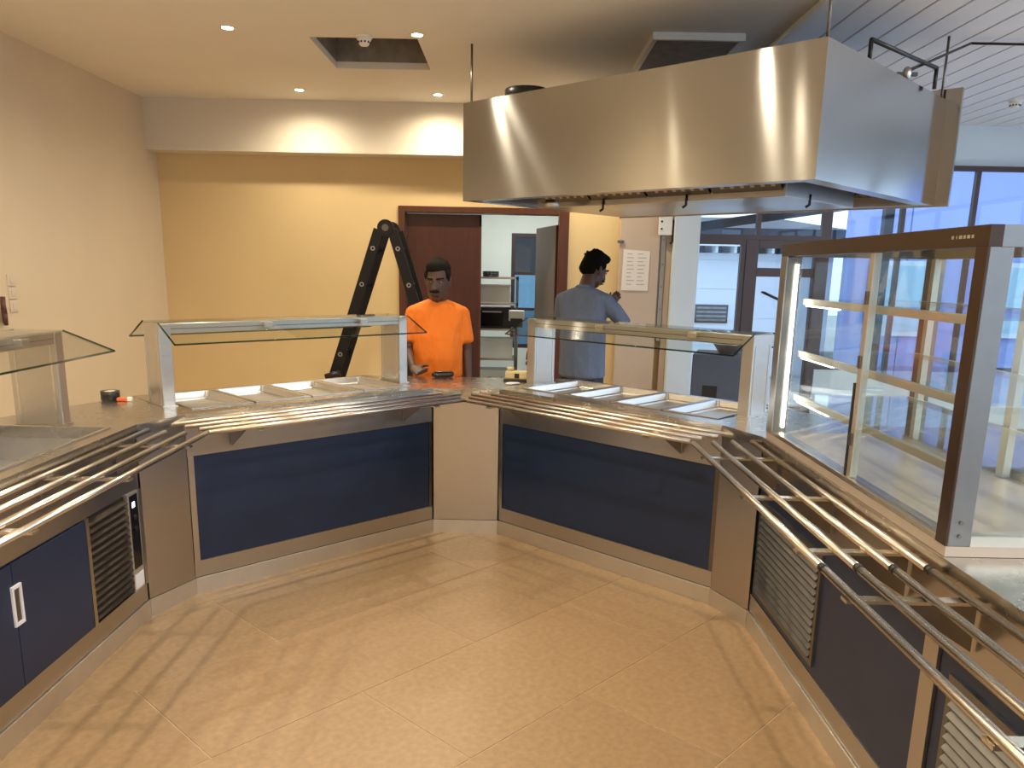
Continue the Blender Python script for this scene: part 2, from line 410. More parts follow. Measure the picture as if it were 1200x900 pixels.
for i in range(4): bx('slat', 'slot_grey', vw, .50, .97, -.04, -.028, .87+i*.065, .9+i*.065)
bb = empty('blue_building', (4.9, 12.2, -.03)); tag(bb, 'long periwinkle blue sheet clad building outside the right hand bays', 'building')  # added building shape; its blue stands in for the reflection in the glazing
for i in range(12): bx('wall_sheet', 'out_blue', bb, i*.9, i*.9+.89, (0 if i % 2 else .02), .15, 0, 4.6)
bx('roof_edge', 'roof_dark', bb, -.1, 11, -.25, .3, 4.6, 4.75)
for i in range(3):
    wf = bx('window_frame', 'cool_white', bb, .35+i*1.7, 1.35+i*1.7, -.05, -.005, .75, 1.85)
    bx('pane', 'pale_blue', wf, .42+i*1.7, 1.28+i*1.7, -.056, -.05, .82, 1.78)
# ------------------------------------------------------------------ service counters
RO = [.029, .119, .209, .299]      # rail offsets from the counter front
ZR, RR = .8587, .0110
def rails(root, x0s, x1s, brs, gus=()):
    for o_, a, b_ in zip(RO, x0s, x1s):
        MB().tube((a, -o_, ZR), (b_, -o_, ZR), RR, n=16).build('rail_tube', 'tube_steel', root)
    for bxx in brs:
        m_ = MB().box(bxx-.016, bxx+.016, -.312, .0, ZR-RR-.008, ZR-RR)
        m_.build('rail_bracket', 'tube_steel', root)
        MB().slab([(bxx-.003, 0, ZR-RR-.009), (bxx-.003, -.17, ZR-RR-.009), (bxx-.003, -.15, ZR-.045), (bxx-.003, 0, ZR-.14)], (.006, 0, 0)).build('bracket_gusset', 'dark_steel', root)
def topframe(L, wx0, wx1, wy0, wy1):
    m_ = MB(); z0 = .85
    m_.box(0, L, -.004, wy0, z0, ZT).box(0, L, wy1, DEPTH, z0, ZT).box(0, wx0, wy0, wy1, z0, ZT).box(wx1, L, wy0, wy1, z0, ZT)
    return m_
def basin(x0, x1, y0, y1, depth):
    m_ = MB(); t = .004; z1 = .8495; z0 = ZT-depth
    m_.box(x0-t, x0, y0-t, y1+t, z0, z1).box(x1, x1+t, y0-t, y1+t, z0, z1).box(x0, x1, y0-t, y0, z0, z1).box(x0, x1, y1, y1+t, z0, z1)
    m_.box(x0-t, x1+t, y0-t, y1+t, z0-t, z0)
    return m_
def carcass(L):
    m_ = MB(); t = .02
    m_.box(.002, t, .03, DEPTH, .085, .85).box(L-t, L-.002, .03, DEPTH, .085, .85).box(t, L-t, DEPTH-t, DEPTH, .085, .85).box(t, L-t, .03, DEPTH-t, .085, .10)
    return m_
def base(root, L, faces=True):
    carcass(L).build('carcass', 'steel', root)
    bx('kick_plate', 'kick_steel', root, 0, L, 0, .012, .0, .083, .001)
    bx('plinth', 'gap_black', root, .01, L-.01, .013, DEPTH-.05, 0, .083)
    bx('bottom_rail', 'steel', root, 0, L, .008, .03, .087, .167)
    bx('fascia', 'steel', root, 0, L, .008, .03, .69, .849)

L1 = (A3-A2).length; L2 = (A5-A4).length
def miter(o_, aP, at, bP, bt):     # intersection of two counter lines offset toward the customers by o_
    p = aP - bv(at)*o_; q = bP - bv(bt)*o_; u, v = dv(at), dv(bt)
    t_ = ((q-p).x*(-v.y) - (q-p).y*(-v.x))/(u.x*(-v.y)-u.y*(-v.x))
    return p + u*t_
gapi = [.06, .05, .04, .006]
jL = [miter(o_, A0, th['left'], A2, th['mid1']) for o_ in RO]
jC = [miter(o_, A2, th['mid1'], A4, th['mid2']) for o_ in RO]
jR = [miter(o_, A4, th['mid2'], A6, th['right']) for o_ in RO]
def al_(P, origin, t): return (P-origin).dot(dv(t))

# two middle hot counters with four pans each
def hot_counter(org, t, L, js, je, label, brs):
    r = empty('serving_counter', (org.x, org.y, 0), t); tag(r, label, 'counter', 'steel serving counters with tray rails')
    base(r, L)
    bx('stile', 'steel', r, 0, .028, .004, .03, .168, .689); bx('stile', 'dark_steel', r, L-.022, L, .010, .03, .168, .689)
    bx('front_panel', 'blue_panel', r, .030, L-.024, .012, .028, .168, .689, .001)
    topframe(L, .075, .075+1.312, .10, .645).build('worktop', 'top_steel', r)
    basin(.076, .075+1.311, .101, .644, .17).build('hot_well', 'pan_steel', r)
    rails(r, [al_(p, org, t)+g for p, g in zip(js, gapi)], [al_(p, org, t)-g for p, g in zip(je, gapi)], brs)
    return r
c1 = hot_counter(A2, th['mid1'], L1, jL, jC, 'steel serving counter with blue panel in front of the orange-shirted person', [.22, 1.25])
c2 = hot_counter(A4, th['mid2'], L2, jC, jR, 'steel serving counter with blue panel in front of the blue-shirted person', [.22, 1.25])

def pan_mesh():
    w_, d_, zr = .318, .53, .004; rim = .019; dep = .038; sl = .014
    b = bmesh.new()
    def loop(ix, iy, z): return [b.verts.new(p) for p in ((ix, iy, z), (w_-ix, iy, z), (w_-ix, d_-iy, z), (ix, d_-iy, z))]
    ls = [loop(0, 0, .0), loop(0, 0, zr), loop(rim, rim, zr), loop(rim+sl, rim+sl, -dep), ]
    for a, c_ in zip(ls[:-1], ls[1:]):
        for i in range(4): b.faces.new((a[i], a[(i+1)%4], c_[(i+1)%4], c_[i]))
    b.faces.new(ls[-1])
    low = [loop(rim+.001, rim+.001, 0), loop(rim+sl-.001, rim+sl-.001, -dep-.002)]
    for i in range(4):
        b.faces.new((ls[0][i], low[0][i], low[0][(i+1)%4], ls[0][(i+1)%4])); b.faces.new((low[0][i], low[1][i], low[1][(i+1)%4], low[0][(i+1)%4]))
    b.faces.new(low[1][::-1])
    es = [e for e in b.edges if abs(e.verts[0].co.z-e.verts[1].co.z) > .03 or all(abs(v.co.z+dep) < 1e-6 for v in e.verts)]
    bmesh.ops.bevel(b, geom=es, offset=.012, segments=3, affect='EDGES', clamp_overlap=True)
    bmesh.ops.recalc_face_normals(b, faces=b.faces[:])
    me = bpy.data.meshes.new('food_pan'); b.to_mesh(me); b.free(); me.materials.append(MAT['pan_steel']); return me
pmesh = pan_mesh()
ordn = ['first', 'second', 'third', 'fourth']
for org, t, who in ((A2, th['mid1'], 'orange-shirted'), (A4, th['mid2'], 'blue-shirted')):
    for k in range(4):
        p = org + dv(t)*(.078+k*.3272) + bv(t)*.107
        o = link('food_pan', pmesh, None, (p.x, p.y, ZT+.001), t)
        tag(o, '%s empty steel food pan from the left in the counter before the %s person' % (ordn[k], who), 'food pan', 'empty food pans in the hot counters')

# left cold counter
rl = empty('serving_counter', (A0.x, A0.y, 0), th['left']); tag(rl, 'steel counter on the left with blue doors, dark grille and cold well', 'counter', 'steel serving counters with tray rails')
base(rl, LU)
SX = .49   # old s = 0 is local .49
topframe(LU, .12, LU-.10, .075, .56).build('worktop', 'top_steel', rl)
basin(.121, LU-.101, .076, .559, .14).build('cold_well', 'pan_steel', rl)
m_ = MB(); a, b_, c_, d_ = .12, LU-.10, .075, .56
m_.box(a-.012, b_+.012, c_-.012, c_, ZT, ZT+.006).box(a-.012, b_+.012, d_, d_+.012, ZT, ZT+.006).box(a-.012, a, c_, d_, ZT, ZT+.006).box(b_, b_+.012, c_, d_, ZT, ZT+.006)
m_.build('well_rim', 'tube_steel', rl, .001)
bx('upper_panel', 'steel', rl, 0, LU, .010, .029, .612, .689)
sx = SX+.062
for k, (x0, x1) in enumerate(((.02, sx-.002), (sx+.002, SX+.525))):
    dd = bx('cabinet_door', 'blue_panel', rl, x0, x1, .000, .018, .172, .608, .001)
    if k == 1:
        hm = MB(); hx = x0-.022; hz0, hz1 = .395, .535
        hm.box(hx, hx+.052, -.008, 0, hz0, hz0+.012).box(hx, hx+.052, -.008, 0, hz1-.012, hz1).box(hx, hx+.010, -.008, 0, hz0+.012, hz1-.012).box(hx+.042, hx+.052, -.008, 0, hz0+.012, hz1-.012)
        hb = hm.build('handle', 'label_white', dd, .001)
        bx('finger_recess', 'dark_steel', dd, hx+.010, hx+.042, -.002, -.0005, hz0+.012, hz1-.012)
bx('stile', 'steel', rl, SX+.528, SX+.552, .0, .03, .168, .611)
bx('stile', 'steel', rl, LU-.026, LU, .0, .03, .168, .611)
gx0, gx1 = SX+.555, SX+.873
bx('grille_back', 'gap_black', rl, gx0, gx1, .022, .028, .168, .611)
for i in range(14):
    z = .185+i*.030
    MB().slab([(gx0, .0, z), (gx0, .020, z+.016), (gx0, .022, z+.018), (gx0, .001, z+.004)], (gx1-gx0, 0, 0)).build('grille_slat', 'grille_dark', rl)
px0, px1 = SX+.875, LU-.03
cp = bx('control_panel', 'kick_steel', rl, px0, px1, .002, .02, .168, .611, .001)
bx('control_face', 'black_gloss', cp, px0+.012, px1-.012, .0, .002, .27, .60)
bx('temperature_display', 'display_white', cp, px0+.03, px1-.04, -.001, .0, .545, .57)
MB().tube((px0+.045, 0, .50), (px0+.045, -.006, .50), .012).build('knob', 'black_plastic', cp); MB().tube((px0+.045, 0, .45), (px0+.045, -.006, .45), .012).build('knob', 'black_plastic', cp)
bx('rating_label', 'label_white', cp, px0+.008, px1-.008, .001, .002, .178, .245)
rails(rl, [.0]*4, [al_(p, A0, th['left'])-g for p, g in zip(jL, [.09, .09, .06, .006])], [.2, .77, 1.30])

# right counters: A under the display case, B nearer the viewer
def louver(parent, x0, x1, z0, z1, n, m='steel'):
    fr = MB(); e = .022
    fr.box(x0, x1, .003, .012, z0, z0+e).box(x0, x1, .003, .012, z1-e, z1).box(x0, x0+e, .003, .012, z0+e, z1-e).box(x1-e, x1, .003, .012, z0+e, z1-e)
    g = fr.build('louvre_frame', m, parent)
    bx('louvre_back', 'gap_black', g, x0+e, x1-e, .010, .0118, z0+e, z1-e)
    st = (z1-z0-2*e)/n
    for i in range(n):
        z = z0+e+i*st
        MB().slab([(x0+e, -.006, z+st*.15), (x0+e, .008, z+st*.75), (x0+e, .0095, z+st*.85), (x0+e, -.005, z+st*.30)], (x1-x0-2*e, 0, 0)).build('louvre_slat', m, g)
    return g
ra = empty('serving_counter', (A6.x, A6.y, 0), th['right']); tag(ra, 'steel counter with louvred blue front under the glass display case', 'counter', 'steel serving counters with tray rails')
base(ra, LU)
bx('front_panel', 'blue_panel', ra, .006, LU-.03, .012, .028, .168, .689, .001)
bx('stile', 'steel', ra, LU-.028, LU, .002, .03, .168, .689)
louver(ra, .05, .755, .20, .625, 13, 'post_steel')
bx('worktop', 'top_steel', ra, 0, LU, -.004, DEPTH, .85, ZT, .002)
rails(ra, [al_(p, A6, th['right'])+g for p, g in zip(jR, [.09, .07, .05, .03])], [LU+.003]*4, [.22, .80, 1.33])
rb = empty('serving_counter', (A7.x, A7.y, 0), th['right']); tag(rb, 'nearest right hand steel counter with louvred blue front', 'counter', 'steel serving counters with tray rails')
base(rb, LU)
bx('stile', 'steel', rb, 0, .04, .002, .03, .168, .689)
bx('front_panel', 'blue_panel', rb, .042, LU-.03, .012, .028, .168, .689, .001)
bx('stile', 'steel', rb, LU-.028, LU, .002, .03, .168, .689)
louver(rb, .10, .80, .20, .625, 13, 'post_steel')
topframe(LU, .20, LU-.1, .16, .60).build('worktop', 'top_steel', rb)
basin(.201, LU-.101, .161, .599, .12).build('cold_well', 'pan_steel', rb)
rails(rb, [.006]*4, [LU]*4, [.17, .75, 1.3])
for r_ in (rb,):
    for o_ in RO: MB().tube((-.004, -o_, ZR), (.016, -o_, ZR), RR+.001, n=16).build('rail_joint', 'black_plastic', r_)

# corner fillers with their wedge tops
def filler(Pa, ta_, Pb, tb_, label):
    r = empty('corner_filler', (Pa.x, Pa.y, 0), math.atan2(Pb.y-Pa.y, Pb.x-Pa.x)); tag(r, label, 'corner filler', 'plain steel corner fillers between counters')
    L = (Pb-Pa).length; t_ = r.rotation_euler.z
    loc = lambda P: ((P-Pa).dot(dv(t_)), (P-Pa).dot(bv(t_)))
    bx('front_panel', 'steel', r, .003, L-.003, .004, .02, .086, .849, .001)
    bx('kick_plate', 'kick_steel', r, .001, L-.001, 0, .012, 0, .083)
    qa, qb = loc(Pa+bv(ta_)*DEPTH), loc(Pb+bv(tb_)*DEPTH)
    MB().prism([(.002, -.003), (L-.002, -.003), (qb[0]-.002, qb[1]), (qa[0]+.002, qa[1])], .85, ZT-.001).build('worktop', 'top_steel', r)
    MB().slab([(qa[0]+.003, qa[1]-.02, 0), (qb[0]-.003, qb[1]-.02, 0), (qb[0]-.003, qb[1]-.02, .849), (qa[0]+.003, qa[1]-.02, .849)], (0, .015, 0)).build('back_panel', 'steel', r)
    return r
filler(A1, th['left'], A2, th['mid1'], 'narrow steel corner filler on the left, beside the dark grille')
filler(A3, th['mid1'], A4, th['mid2'], 'wide steel corner filler at the middle of the counters')
filler(A5, th['mid2'], A6, th['right'], 'narrow steel corner filler on the right, beside the louvred counter')

# ------------------------------------------------------------------ sneeze guards
def guard(org, t, s0, s1, label, bf=.06, bb=.64, zr=1.302, zf=1.208, pw=.06, pb=(.25, .44)):
    r = empty('sneeze_guard', (org.x, org.y, ZT), t); tag(r, label, 'sneeze guard', 'glass sneeze guards on the counters')
    z = lambda v: v-ZT
    for a in (s0, s1-pw):
        p = MB().box(a, a+pw, pb[0], pb[1], .0, z(zr-.006)).build('post', 'steel', r, .004)
        bx('post_foot', 'steel', p, a-.006, a+pw+.006, pb[0]-.008, pb[1]+.008, .0, .006)
        MB().box(a-.0015, a+pw+.0015, pb[0]+.02, pb[0]+.028, .01, z(zr-.06)).box(a-.0015, a+pw+.0015, pb[1]-.028, pb[1]-.02, .01, z(zr-.06)).build('post_seam', 'tube_steel', p)
    lamp = MB().box(s0+pw, s1-pw, pb[0]+.004, pb[1]-.004, z(zr-.055), z(zr-.006)).build('ridge_beam', 'steel', r, .003)
    bx('beam_groove', 'dark_steel', lamp, s0+pw, s1-pw, pb[0]+.0025, pb[0]+.0038, z(zr-.034), z(zr-.030))
    MB().box(s0, s1, pb[0]-.004, pb[1]+.004, z(zr-.005), z(zr)).build('top_glass', 'glass', r)
    for nm, b0, bc in (('front_glass', bf, pb[0]-.004), ('back_glass', bb, pb[1]+.004)):
        gl = MB().slab([(s0, bc, z(zr)-.006), (s1, bc, z(zr)-.006), (s1, b0, z(zf)), (s0, b0, z(zf))], (0, 0, .006)).build(nm, 'glass', r)
        MB().tube((s0, b0, z(zf)+.003), (s1, b0, z(zf)+.003), .0042, n=8).build('glass_edge', 'glass_edge', gl)
        for a in (s0, s1):
            MB().tube((a, bc, z(zr)-.003), (a, b0, z(zf)+.003), .0042, n=8).build('glass_edge', 'glass_edge', gl)
    for m in (s0+.38*(s1-s0), s0+.78*(s1-s0)):
        MB().box(m-.025, m+.025, pb[0]-.03, pb[0]+.004, z(zr-.04), z(zr-.012)).build('glass_clip', 'tube_steel', r, .002)
    return r
guard(A2, th['mid1'], .0, 1.465, 'glass sneeze guard in front of the black ladder')
guard(A4, th['mid2'], -.02, L2-.004, 'glass sneeze guard in front of the blue-shirted person')
guard(A0, th['left'], .06, LU-.005, 'glass sneeze guard on the left counter over the cold well', bf=.06, bb=.66, zr=1.296, zf=1.208, pb=(.275, .475))

# ------------------------------------------------------------------ glass display case on the right counter
CX, CY0, CY1, CZ = 1.092, 1.912, 3.385, 1.703
dc = empty('display_case', (CX, CY0, ZT)); tag(dc, 'tall glass refrigerated display case with shelves on the right hand counter', 'display case')
LC = CY1-CY0; WC = .64; HC = CZ-ZT
f = .055
for (x0, y0, nm) in ((0, 0, 'corner_post'), (0, LC-.07, 'corner_post'), (WC-.05, 0, 'corner_post'), (WC-.05, LC-.05, 'corner_post')):
    yl = .05 if not (x0 == 0 and y0 > 1) else .07
    p = bx(nm, 'post_steel', dc, x0+.003, x0+.06, y0, y0+yl, .0285, HC-.05, .002)
    if x0 == 0: bx('post_facing', 'case_bronze' if y0 == 0 else 'steel', p, x0-.002, x0+.003, y0, y0+yl, .0285, HC-.05)
    if x0 == 0 and y0 == 0:
        for z in (.055, .09): MB().tube((x0+.03, y0, z), (x0+.03, y0-.004, z), .005).build('bolt', 'dark_steel', p)
hb = bx('header_bar', 'case_bronze', dc, -.002, .03, .0, LC, HC-.05, HC, .001)
for k, wd in enumerate((.010, .004, .014, .010, .012, .010)):
    y = .16-k*.018
    bx('logo_mark', 'aluminium', hb, -.0026, -.0018, y-wd/2, y+wd/2, HC-.029, HC-.021)
bx('back_header', 'steel', dc, WC-.03, WC, .0, LC, HC-.05, HC)
for y0 in (0, LC-.03):
    e = bx('end_header', 'post_steel', dc, .03, WC-.03, y0, y0+.03, HC-.05, HC)
    if y0 == 0: MB().tube((.085, 0, HC-.02), (.085, -.004, HC-.02), .006).build('bolt', 'dark_steel', e)
bx('top_panel', 'steel', dc, .03, WC-.03, .03, LC-.03, HC-.012, HC-.004)
bx('deck', 'deck_tan', dc, .0, WC, 0, LC, .001, .028)
bx('front_sill', 'tube_steel', dc, -.001, .05, .05, LC-.07, .028, .045, .002)
bx('bottom_rail', 'steel', dc, WC-.04, WC, .05, LC-.05, .028, .06)
for y0 in (0.018,):
    bx('end_rail', 'aluminium', dc, .06, WC-.05, 0, .03, .028, .055)
st = bx('door_stile', 'aluminium', dc, .006, .03, .615, .645, .045, HC-.05, .002)
bx('stile_shadow_gap', 'gap_black', st, .004, .02, .646, .660, .045, .35)
for zz in (.15, .40, .60): bx('shelf_catch', 'dark_steel', st, .0, .006, .622, .64, zz, zz+.04)
bx('front_glass', 'glass', dc, .012, .018, .05, .615, .045, HC-.05)
bx('front_glass', 'glass', dc, .020, .026, .645, LC-.07, .045, HC-.05)
bx('back_glass', 'glass', dc, WC-.028, WC-.022, .05, LC-.05, .06, HC-.05)
bx('end_glass', 'glass', dc, .06, WC-.05, .010, .016, .055, HC-.05); bx('end_glass', 'glass', dc, .06, WC-.05, LC-.02, LC-.014, .028, HC-.05)
for z in (1.487-ZT, 1.278-ZT, 1.098-ZT):
    sh = bx('shelf', 'glass', dc, .08, WC-.09, .06, LC-.08, z-.006, z)
    bx('shelf_trim', 'aluminium', sh, .072, .085, .06, LC-.08, z-.024, z+.002, .002)
    bx('shelf_trim', 'aluminium', sh, WC-.095, WC-.085, .06, LC-.08, z-.02, z+.001)
    bx('led_strip', 'led', sh, .074, .083, LC-.45, LC-.12, z-.028, z-.0242)  # shelf bars glow in place of bright reflections along the trims
for y in (.1, LC-.13): bx('shelf_upright', 'aluminium', dc, WC-.075, WC-.05, y, y+.03, .03, HC-.05)
bx('shelf_upright', 'aluminium', dc, WC-.075, WC-.05, LC/2-.02, LC/2+.02, .03, HC-.05)
MB().box(.036, .046, LC-.081, LC-.073, .06, HC-.08).build('led_strip', 'led', dc)

# ------------------------------------------------------------------ extraction hood
HA = math.radians(136.66)
hp = Vector((1.499, 4.243)); HL, HW, HZ0, HZ1 = 2.598, 1.90, 2.055, 2.716
hd = empty('extraction_hood', (hp.x, hp.y, HZ0), HA)     # local x along the front face to the left, local -y goes to the back
tag(hd, 'large brushed steel extraction hood hanging over the counters', 'extraction hood')
HH = HZ1-HZ0; t = .004
def hbx(nm, m, x0, x1, y0, y1, z0, z1, parent=hd, bevel=0): return bx(nm, m, parent, x0, x1, -y1, -y0, z0, z1, bevel)
hbx('front_sheet', 'hood_steel', 0, HL, 0, t, 0, HH)
hbx('side_sheet', 'hood_steel', 0, t, t, HW, 0, HH); hbx('side_sheet', 'hood_steel', HL-t, HL, t, HW, 0, HH)
hbx('back_sheet', 'hood_steel', -.085, HL, HW, HW+.03, -.01, HH+.07)
hbx('top_sheet', 'dark_steel', t, HL-t, t, HW, HH-.006, HH-.002)
g = MB()
for (x0, x1, y0, y1) in ((t, HL-t, t, .10), (t, HL-t, HW-.10, HW), (t, .10, .10, HW-.10), (HL-.10, HL-t, .10, HW-.10)):
    g.box(x0, x1, -y1, -y0, .0, .012)
g.build('grease_gutter', 'steel', hd)
g = MB()
for (x0, x1, y0, y1) in ((.10, HL-.10, .10, .106), (.10, HL-.10, HW-.106, HW-.10), (.10, .106, .106, HW-.106), (HL-.106, HL-.10, .106, HW-.106)):
    g.box(x0, x1, -y1, -y0, .012, .06)
g.build('gutter_lip', 'steel', hd)
# filter bank, hanging a little below the rim
pl = MB().box(.35, HL-.35, -1.42, -.42, -.035, .22).build('plenum_box', 'steel', hd, .004)
for s_, y_ in ((1, .42), (-1, 1.42)):
    for k in range(4):
        x0 = .37+k*(HL-.74)/4
        ff = MB().slab([(x0, -y_, .0), (x0+(HL-.74)/4-.02, -y_, .0), (x0+(HL-.74)/4-.02, -(y_-s_*.28), .26), (x0, -(y_-s_*.28), .26)], (0, s_*.03, .02)).build('baffle_filter', 'dark_steel', hd)
        for q in range(6):
            xx = x0+.03+q*.065
            MB().slab([(xx, -y_+s_*.03, .02), (xx+.025, -y_+s_*.03, .02), (xx+.025, -(y_-s_*.28)+s_*.03, .28), (xx, -(y_-s_*.28)+s_*.03, .28)], (0, s_*.008, .006)).build('baffle', 'steel', ff)
for k in range(4): hbx('vent_slot', 'gap_black', .55+k*.09, .60+k*.09, .0985, .0998, .02, .04)
for k in range(4): hbx('vent_slot', 'gap_black', 1.95+k*.09, 2.0+k*.09, .0985, .0998, .02, .04)
for x_, y_ in ((.35, .75), (1.0, .42), (1.65, .42)):
    MB().pipe([(x_, -y_+.003, .0), (x_, -y_+.003, -.06), (x_+.02, -y_+.01, -.075)], .008).build('hook', 'black_plastic', hd)
MB().lathe([(0, -.055), (.045, -.055), (.05, .0), (0, .0)], c=(1.96, -.25, 0)).build('drain_cup', 'pan_steel', hd)
MB().lathe([(.115, 0), (.15, 0), (.15, .07), (.145, .075), (.115, .075)], c=(HL-.40, -.22, HH-.002)).build('duct_collar', 'black_plastic', hd)
for (x_, y_) in ((HL-.04, .04), (.02, .03), (.03, HW-.03), (HL-.04, HW-.05)):
    MB().tube((x_, -y_, HH-.05), (x_, -y_, CEIL-HZ0), .008).build('suspension_rod', 'dark_steel', hd)
# gas and detector pipework over the hood
gp = MB(); z0 = HZ1-.003
gp.pipe([(1.90, 4.72, z0), (1.90, 4.72, z0+.12), (2.55, 5.30, z0+.12), (2.55, 5.30, z0)], .012)
g_ = gp.build('pipe_loop', 'black_plastic'); tag(g_, 'thin black pipe loop standing on top of the hood', 'pipe')
vp = empty('valve_pipe', (2.30, 5.14, z0)); tag(vp, 'black pipe with a small valve running to the plank ceiling', 'pipe')
MB().pipe([(0, 0, 0), (0, 0, .06), (.62, .51, .355), (3.3, .51, .355)], .008).build('pipe', 'black_plastic', vp)
MB().box(-.06, .06, -.012, .012, .035, .055).build('valve_lever', 'black_plastic', vp); MB().ball((0, 0, .05), (.026, .026, .04)).build('valve_body', 'pan_steel', vp)

# ------------------------------------------------------------------ ceiling fittings
def downlight(x, y, label, z=CEIL, group='recessed ceiling downlights', power=1.0, zdir=None):
    r = empty('downlight', (x, y, z)); tag(r, label, 'downlight', group)
    MB().lathe([(.036, -.002), (.055, -.004), (.058, .0), (.036, .0)], 24).build('trim_ring', 'white_plastic', r)
    MB().lathe([(.0, -.003), (.036, -.003), (.036, -.0005), (.0, -.0005)], 24).build('lens', 'lamp_lens', r)
    l = bpy.data.lights.new('lamp', 'SPOT'); l.energy = LAMP_W*power; l.color = LAMP_COL; l.spot_size = math.radians(165); l.spot_blend = 1.0; l.shadow_soft_size = .035
    lo = bpy.data.objects.new('lamp', l); C.objects.link(lo); lo.parent = r; lo.location = (0, 0, -.02)
downlight(-1.93, 5.75, 'lit round downlight near the left wall, left of the ceiling hatch')
downlight(-.69, 5.83, 'lit round downlight at the right corner of the ceiling hatch')
downlight(-1.95, 7.62, 'lit round downlight by the bulkhead, farther left one', power=.7)
downlight(-.73, 7.71, 'lit round downlight by the bulkhead, nearer the hood', power=.7)
oth = 'lit round downlight in the ceiling over or behind the viewer'
for (x, y) in ((-1.57, 3.15), (.45, 2.35), (-.7, .9), (-1.57, .5), (.9, .2), (.55, 7.75), (-3.0, 3.9), (-.35, 3.9), (-3.0, 1.5), (-2.3, -1.3), (-.4, -1.3), (1.4, -1.5)):  # first two inferred from rail shadows; several others added for ceiling bounce
    downlight(x, y, oth)
for (x, y) in ((3.6, 1.6), (3.6, 3.9), (5.3, 2.2), (5.3, 4.6), (3.2, -1.0), (5.2, -.8)):  # unseen panels, added to brighten the right hand side
    r = empty('ceiling_panel_light', (x, y, CEIL)); tag(r, 'square cool white panel light on the plank ceiling near the viewer', 'light', 'panel lights on the plank ceiling')
    bx('frame', 'white_plastic', r, -.3, .3, -.3, .3, -.02, 0, .003); bx('diffuser', 'panel_glow', r, -.28, .28, -.28, .28, -.024, -.0205)
    l = bpy.data.lights.new('panel_lamp', 'AREA'); l.size = .54; l.energy = FILL_PANEL_W; l.color = (.86, .93, 1.0)
    lo = bpy.data.objects.new('panel_lamp', l); C.objects.link(lo); lo.parent = r; lo.location = (0, 0, -.03)
def detector(name, x, y, label, z=CEIL):
    r = empty(name, (x, y, z)); tag(r, label, 'smoke detector')
    MB().lathe([(0, -.012), (.055, -.012), (.06, -.006), (.06, 0), (0, 0)]).build('base', 'white_plastic', r)
    MB().lathe([(0, -.062), (.028, -.060), (.034, -.05), (.046, -.025), (.05, -.0125), (0, -.0125)]).build('cover', 'white_plastic', r)
    m_ = MB()
    for i in range(10):
        a_ = i*2*math.pi/10; m_.box(.040*math.cos(a_)-.005, .040*math.cos(a_)+.005, .040*math.sin(a_)-.005, .040*math.sin(a_)+.005, -.046, -.036)
    m_.build('vents', 'black_plastic', r)
detector('smoke_detector', -1.055, 5.885, 'white smoke detector at the edge of the open ceiling hatch')
detector('smoke_detector', 4.32, 7.48, 'white smoke detector on the plank ceiling')
dct = empty('ceiling_duct', (.86, 5.65, CEIL)); tag(dct, 'grey rectangular duct mouth with pale frame in the ceiling above the hood', 'duct')
bx('duct_box', 'slot_grey', dct, .03, .57, .03, .92, -.036, 0)
m_ = MB().box(0, .60, 0, .03, -.045, 0).box(0, .60, .92, .95, -.045, 0).box(0, .03, .03, .92, -.045, 0).box(.57, .60, .03, .92, -.045, 0)
m_.build('duct_frame', 'kick_steel', dct)

# ------------------------------------------------------------------ ladder
la = empty('folding_ladder', (-1.07, 6.95, 0)); tag(la, 'black folding ladder opened in an A beside the brown door', 'ladder')
apex = 1.90
def leg2(sgn, foot):
    for yy in (-.185, .155):
        p0, p1 = Vector((sgn*.055, yy, apex-.02)), Vector((foot, yy, .0))
        dd = (p1-p0).normalized(); n_ = Vector((dd.z, 0, -dd.x))*.042
        s_ = MB().slab([p0-n_, p0+n_, p1+n_, p1-n_], (0, .03, 0)).build('stile', 'ladder_black', la, .003)
        for fr in (.08, .235, .39, .545, .70, .855):
            q = p0.lerp(p1, fr)
            yy0 = yy-.004 if yy < 0 else yy+.03
            m_ = MB(); ring = MB()
            ring.tube((q.x, yy0, q.z), (q.x, yy0+.004, q.z), .019, n=16).build('rung_cap', 'hinge_steel', s_)
            MB().tube((q.x, yy0-.001, q.z), (q.x, yy0+.005, q.z), .010, n=12).build('rung_hole', 'ladder_black', s_)
        bx('foot', 'black_plastic', s_, p1.x-.05, p1.x+.05, yy-.005, yy+.035, 0, .03)
    p0, p1 = Vector((sgn*.055, 0, apex-.02)), Vector((foot, 0, .0))
    for fr in (.08, .235, .39, .545, .70, .855):
        q = p0.lerp(p1, fr); MB().tube((q.x, -.155, q.z), (q.x, .155, q.z), .016).build('rung', 'ladder_black', la)
leg2(-1, -.68); leg2(1, .62)
for yy in (-.192, .15):
    h_ = MB()
    h_.tube((0, yy, apex-.005), (0, yy+.045, apex-.005), .066, n=20)
    o = h_.build('hinge', 'ladder_black', la)
    MB().tube((0, yy-.004, apex-.005), (0, yy, apex-.005), .028, n=16).build('hinge_disc', 'dark_steel', o)
MB().tube((-.52, -.20, .66), (-.40, -.20, .70), .03).build('stabiliser_knob', 'black_plastic', la)

